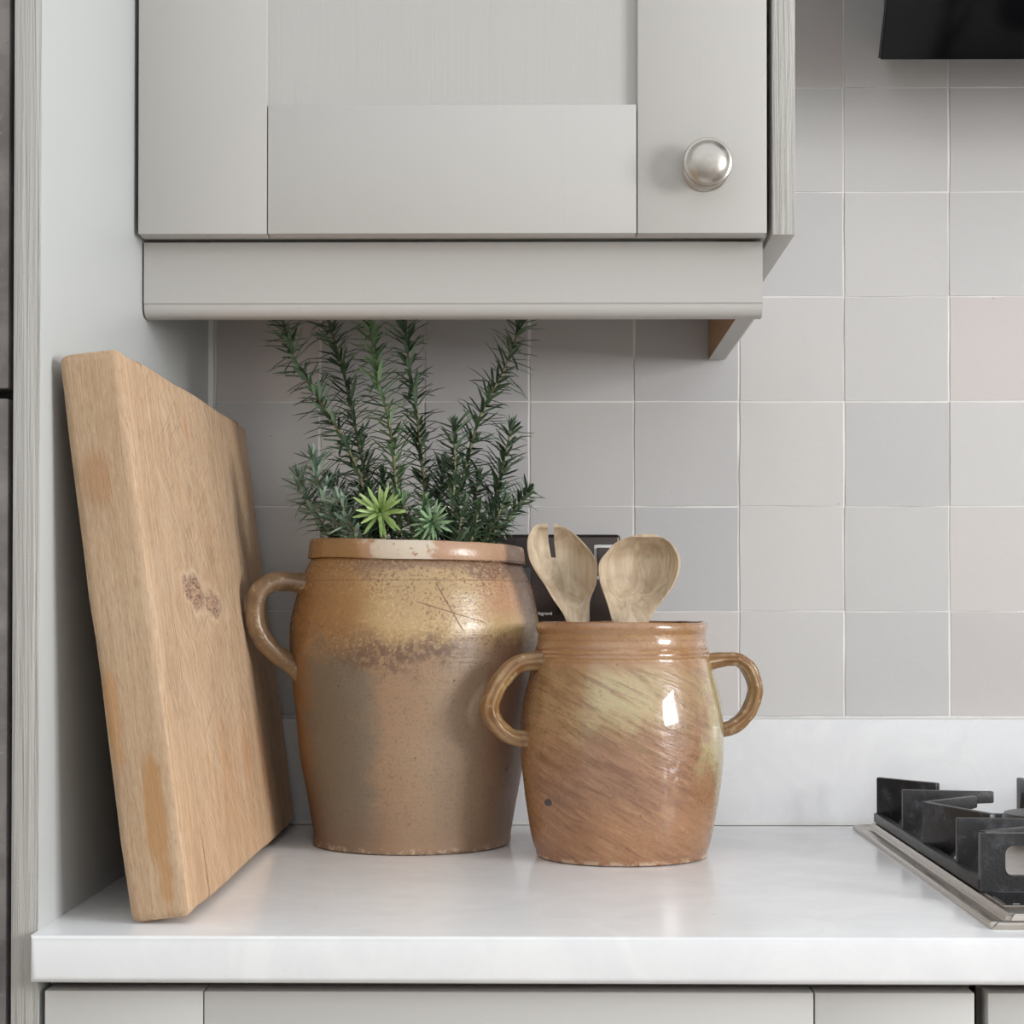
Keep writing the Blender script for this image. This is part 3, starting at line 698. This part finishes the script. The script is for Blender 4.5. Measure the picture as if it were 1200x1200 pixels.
handle([(.064, .1635), (.0895, .1618), (.1055, .1484), (.1157, .1280), (.1113, .1133), (.0990, .1025), (.0830, .0990), (.0640, .0975)], thS, flare(.0098, .0068, .5, .5), M_hndS, t, shape=rid)
handle([(.066, .1610), (.0888, .1638), (.1015, .1630), (.1110, .1523), (.1145, .1364), (.1090, .1198), (.0972, .1082), (.0830, .1035), (.0640, .1005)], R(8), flare(.0088, .0060, .5, .5), M_hndS, t, shape=rid)

# ------------------------------------------------------------------ wooden spoons
def spoon_bm(rows, yb, yt, cup, thick, tail):
    """rows: (left, right, z) from the neck up; tail: list of (x, y, z, half-width, half-depth) down the handle"""
    bm = bmesh.new(); N = 18; rings = []
    rr = [Vector((a, b, z)) for a, b, z in rows]; rr = catmull(rr, 3); z0, z1 = rr[0].z, rr[-1].z
    for x, y, z, hw, hd in tail:
        ring = []
        for k in range(2*N):
            a = PI+PI*k/N
            ring.append(bm.verts.new((x+hw*math.cos(a), y+hd*math.sin(a), z)))
        rings.append(ring)
    for i, r_ in enumerate(rr):
        s = (r_.z-z0)/(z1-z0); y = yb+(yt-yb)*s; c = (r_.x+r_.y)/2; hw = (r_.y-r_.x)/2
        dep = cup*max(0.0, min(1, (s-.12)/.25))**1.2*max(0.0, min(1, (.955-s)/.20))**.6
        th_ = thick*(1-.25*s)
        ring = []
        for k in range(2*N):
            a = PI+PI*k/N; u = math.cos(a)
            if k <= N:      # front (towards the room): hollow
                uu = min(1.0, abs(u)/.90); yy = y+dep*(1-uu*uu)**.62 - (0 if s > .12 else .003*(1-s/.12)*math.sqrt(max(0, 1-u*u)))
            else:           # back: rounded
                yy = y+th_*.55+(th_*.6+dep*1.05)*math.sqrt(max(0, 1-u*u))
            if k in (0, N): yy = y+th_*.28
            ring.append(bm.verts.new((c+hw*u, yy, r_.z)))
        rings.append(ring)
    for a, b in zip(rings[:-1], rings[1:]):
        for k in range(2*N): bm.faces.new((a[k], a[(k+1) % (2*N)], b[(k+1) % (2*N)], b[k]))
    bm.faces.new(rings[0][::-1]); bm.faces.new(rings[-1])
    return bm
rowsA = [(-0.2712, -0.2514, 0.1957), (-0.2741, -0.2514, 0.2029), (-0.2795, -0.2514, 0.2108), (-0.2839, -0.2499, 0.2173), (-0.2893, -0.2460, 0.2267), (-0.2962, -0.2445, 0.2368), (-0.3019, -0.2450, 0.2470), (-0.3041, -0.2499, 0.2556), (-0.3045, -0.2561, 0.2629), (-0.3036, -0.2615, 0.2686), (-0.3012, -0.2676, 0.2737), (-0.2984, -0.2741, 0.2773), (-0.2933, -0.2803, 0.2795)]
bm = spoon_bm(rowsA, -.232, -.216, .014, .0075, [(-.2150, -.196, .0135, .004, .004), (-.2152, -.196, .016, .0062, .0062), (-.2330, -.207, .10, .0066, .0066), (-.2520, -.220, .165, .0078, .0066), (-.2590, -.227, .186, .0092, .0066)])
so = obj('slotted_spoon', bm, M_spoon, smooth=50)
cb = bmesh.new(); prism([(-.2872, .290), (-.2822, .290), (-.2812, .264), (-.2798, .2505), (-.2838, .2508), (-.2862, .264)], 'y', -.27, -.18, bm=cb)
co_ = obj('cutter', cb, M_spoon)
md = so.modifiers.new('slot', 'BOOLEAN'); md.operation = 'DIFFERENCE'; md.object = co_; md.solver = 'EXACT'
bpy.context.view_layer.update()
dg_ = bpy.context.evaluated_depsgraph_get(); me = bpy.data.meshes.new_from_object(so.evaluated_get(dg_))
so.modifiers.clear(); so.data = me; COL.objects.unlink(co_); bpy.data.objects.remove(co_)
tag(so, 'wooden spoon with one slot cut into its broad head, in the small crock', 'spoon')
rowsB = [(-0.2333, -0.2027, 0.1961), (-0.2362, -0.1956, 0.2073), (-0.2397, -0.1874, 0.2180), (-0.2433, -0.1799, 0.2287), (-0.2447, -0.1763, 0.2394), (-0.2433, -0.1756, 0.2472), (-0.2383, -0.1774, 0.2536), (-0.2305, -0.1827, 0.2622), (-0.2198, -0.1906, 0.2672), (-0.2098, -0.1970, 0.2697)]
bm = spoon_bm(rowsB, -.252, -.238, .021, .0075, [(-.2350, -.262, .0135, .004, .004), (-.2350, -.262, .016, .0062, .0062), (-.2270, -.256, .10, .0066, .0066), (-.2200, -.250, .160, .0085, .0066), (-.2185, -.249, .184, .0122, .0066)])
so = obj('ladle_spoon', bm, M_spoon, smooth=50)
tag(so, 'wooden spoon with a deep round bowl, in the small crock', 'spoon')

# ------------------------------------------------------------------ rosemary
t = thing('rosemary_plant', 'bushy green rosemary growing up out of the large crock', 'plant', (-.4070, -.155, .0130))
SPR = [
 ([(-0.4464,-0.160,0.2680),(-0.4503,-0.160,0.3148),(-0.4654,-0.160,0.3525),(-0.4881,-0.160,0.3902),(-0.5109,-0.160,0.4280),(-0.5223,-0.160,0.4643)], 'd', .021, 0),
 ([(-0.4378,-0.130,0.2706),(-0.4479,-0.130,0.3167),(-0.4571,-0.130,0.3551),(-0.4649,-0.130,0.3935),(-0.4742,-0.130,0.4320),(-0.4858,-0.130,0.4689)], 'd', .021, 0),
 ([(-0.4170,-0.170,0.2677),(-0.4193,-0.170,0.2991),(-0.4216,-0.170,0.3366),(-0.4269,-0.170,0.3741),(-0.4367,-0.170,0.4116),(-0.4435,-0.170,0.4627)], 'm', .022, 0),
 ([(-0.3911,-0.140,0.2687),(-0.3950,-0.140,0.3008),(-0.4004,-0.140,0.3466),(-0.4042,-0.140,0.3847),(-0.4104,-0.140,0.4230),(-0.4150,-0.140,0.4673)], 'd', .021, 0),
 ([(-0.3715,-0.150,0.2684),(-0.3663,-0.150,0.3002),(-0.3565,-0.150,0.3457),(-0.3444,-0.150,0.3837),(-0.3247,-0.150,0.4216),(-0.3088,-0.150,0.4656)], 'd', .021, 0),
 ([(-0.3730,-0.180,0.2673),(-0.3701,-0.180,0.2911),(-0.3679,-0.180,0.3284),(-0.3686,-0.180,0.3656)], 'd', .017, 1),
 ([(-0.3448,-0.135,0.2689),(-0.3364,-0.135,0.2934),(-0.3280,-0.135,0.3316),(-0.3196,-0.135,0.3676)], 'd', .019, 1),
 ([(-0.3347,-0.165,0.2679),(-0.3272,-0.165,0.2784),(-0.3160,-0.165,0.2941),(-0.3047,-0.165,0.3092)], 'd', .014, 1),
 ([(-0.4617,-0.200,0.2651),(-0.4735,-0.200,0.2879),(-0.4839,-0.200,0.3122),(-0.4883,-0.200,0.3358)], 'p', .019, 1),
 ([(-0.4425,-0.120,0.2694),(-0.4542,-0.120,0.2849),(-0.4704,-0.120,0.3034),(-0.4828,-0.120,0.3235)], 'd', .017, 1),
 ([(-0.4018,-0.215,0.2646),(-0.4062,-0.215,0.2821),(-0.4120,-0.215,0.3003)], 'mm', .016, 1),
 ([(-0.3585,-0.100,0.2701),(-0.3538,-0.100,0.3029),(-0.3507,-0.100,0.3264)], 'd', .017, 1),
 ([(-0.4512,-0.110,0.2698),(-0.4590,-0.110,0.2853),(-0.4653,-0.110,0.3024)], 'd', .018, 1),
 ([(-0.4687,-0.190,0.2655),(-0.4791,-0.190,0.2758),(-0.4939,-0.190,0.2980),(-0.5029,-0.190,0.3203)], 'p', 0.018, 1),
 ([(-0.4493,-0.220,0.2630),(-0.4566,-0.220,0.2819),(-0.4639,-0.220,0.3000)], 'p', 0.017, 1),
 ([(-0.3637,-0.220,0.2630),(-0.3608,-0.220,0.2804),(-0.3572,-0.220,0.2964)], 'd', 0.016, 1),
 ([(-0.3396,-0.200,0.2637),(-0.3323,-0.200,0.2813),(-0.3250,-0.200,0.2975)], 'd', 0.016, 1),
 ([(-0.4263,-0.130,0.2691),(-0.4302,-0.130,0.3013),(-0.4340,-0.130,0.3243)], 'd', 0.018, 1),
 ([(-0.3870,-0.120,0.2694),(-0.3847,-0.120,0.3018),(-0.3809,-0.120,0.3366)], 'd', 0.018, 1),
 ([(-0.3524,-0.210,0.2633),(-0.3495,-0.210,0.2765),(-0.3466,-0.210,0.2896)], 'd', 0.015, 1),
 ([(-0.3938,-0.225,0.2628),(-0.3924,-0.225,0.2802),(-0.3910,-0.225,0.2961)], 'mm', 0.014, 1),
]
def needle(bm, tl, base, d, upv, L, wd, curl, tint):
    """one narrow leaf: folded blade, curling along upv"""
    d = d.normalized(); s = d.cross(upv)
    if s.length < 1e-3: s = d.cross(Vector((0, 1, 0)))
    s.normalize(); nrm = s.cross(d)
    prev = None
    for u, wf in ((0, .55), (.3, 1.0), (.78, .95), (1, .25)):
        p = base+d*L*u+nrm*curl*L*u*u
        h = wd*wf
        row = [bm.verts.new(p-s*h), bm.verts.new(p+nrm*h*.35), bm.verts.new(p+s*h)]
        for v_ in row: v_[tl] = tint
        if prev:
            for k in (0, 1): f = bm.faces.new((prev[k], prev[k+1], row[k+1], row[k])); f.smooth = True
        prev = row
ORG = Vector((-.4070, -.155, .0130))
rn = random.Random(21)
def blade_obj(bm, mat, parent):
    o = obj('leaves', bm, mat, parent); return tag(o, kind='stuff')
for pts, kd, L, tip in SPR:
    root = Vector(pts[0])
    low = [Vector((ORG.x+(root.x-ORG.x)*.35, ORG.y+(root.y-ORG.y)*.5, .0136)), Vector((ORG.x+(root.x-ORG.x)*.75, ORG.y+(root.y-ORG.y)*.85, .16))]
    path = [p-ORG for p in catmull(low+[Vector(p) for p in pts], 8)]
    sp_ = obj('sprig', tube(path, lambda u: (.0021*(1-.55*u), .0021*(1-.55*u)), 7), M_stem, t, smooth=60)
    bm = bmesh.new(); tl = bm.verts.layers.float.new('tint')
    vis = [p for p in path if p.z+ORG.z > .248]
    # walk the visible stem in whorls
    dist = 0; gap = .0056 if not tip else .0043; nxt = 0; roll_ = rn.uniform(0, 6)
    for a, b in zip(vis[:-1], vis[1:]):
        sl = (b-a).length; tv = (b-a).normalized()
        e1 = tv.cross(Vector((0, 1, 0))).normalized(); e2 = tv.cross(e1)
        while nxt < dist+sl:
            p = a+tv*(nxt-dist); roll_ += .9+rn.uniform(-.25, .25)
            hz = p.z+ORG.z
            for k in range(6):
                an = roll_+2*PI*k/6+rn.uniform(-.3, .3); sd = e1*math.cos(an)+e2*math.sin(an)
                op = rn.uniform(.75, 1.25)
                if rn.random() < .22: op = rn.uniform(1.3, 1.7)
                dv = tv*math.cos(op)+sd*math.sin(op)
                l_ = L*rn.uniform(.75, 1.45)
                if hz > .465: l_ *= .7
                tp = p+dv.normalized()*l_
                if tp.z+ORG.z < .267 and math.hypot(tp.x, tp.y) > .083: continue
                needle(bm, tl, p, dv, tv, l_, rn.uniform(.0013, .0020), rn.uniform(-.34, .10), rn.random()**1.3)
            nxt += gap*rn.uniform(.8, 1.25)
        dist += sl
    if tip:
        p = vis[-1]; tv = (vis[-1]-vis[-3]).normalized(); e1 = tv.cross(Vector((0, 1, 0))).normalized(); e2 = tv.cross(e1)
        for k in range(9):
            an = k*2.4; op = .15+.07*k
            needle(bm, tl, p, tv*math.cos(op)+(e1*math.cos(an)+e2*math.sin(an))*math.sin(op), tv, L*rn.uniform(.5, .8), .001, .05, rn.random())
    blade_obj(bm, {'d': M_leaf, 'm': M_leafm, 'p': M_leafp, 'mm': M_leafm}[kd], sp_)
# two shoot tips that face the room; the larger one has leaves big enough to pick apart
def shoot(c, L, wd, mat, rings_, single):
    c = Vector(c); low = [Vector((ORG.x, ORG.y, .0140)), Vector((c.x*.5+ORG.x*.5, ORG.y-.04, .17)), Vector((c.x, c.y+.012, c.z-.014)), c]
    sp_ = obj('sprig', tube([p-ORG for p in catmull(low, 8)], .0014, 7), M_stem, t, smooth=60)
    ax = Vector((0, -.97, .22)).normalized(); e1 = Vector((1, 0, 0)); e2 = ax.cross(e1)
    allb = bmesh.new(); tla = allb.verts.layers.float.new('tint')
    for op, n_, lf in rings_:
        for k in range(n_):
            an = 2*PI*k/n_+op*3+rn.uniform(-.12, .12); dv = ax*math.cos(op)+(e1*math.cos(an)+e2*math.sin(an))*math.sin(op)
            if single: bm = bmesh.new(); tl = bm.verts.layers.float.new('tint')
            else: bm, tl = allb, tla
            needle(bm, tl, c-ORG, dv, ax, L*lf*rn.uniform(.85, 1.1), wd, rn.uniform(-.1, .12), rn.random())
            if single: obj('leaf', bm, mat, sp_)
    if single: allb.free()
    else: blade_obj(allb, mat, sp_)
shoot((-.4284, -.2300, .2884), .0245, .0015, M_leafg, ((1.62, 8, .9), (1.35, 9, 1.0), (1.05, 8, .95), (.7, 7, .8), (.35, 5, .55)), True)
shoot((-.3852, -.2300, .2800), .019, .0012, M_leafm, ((1.5, 10, 1.0), (1.2, 10, .95), (.8, 8, .8), (.35, 5, .6)), False)
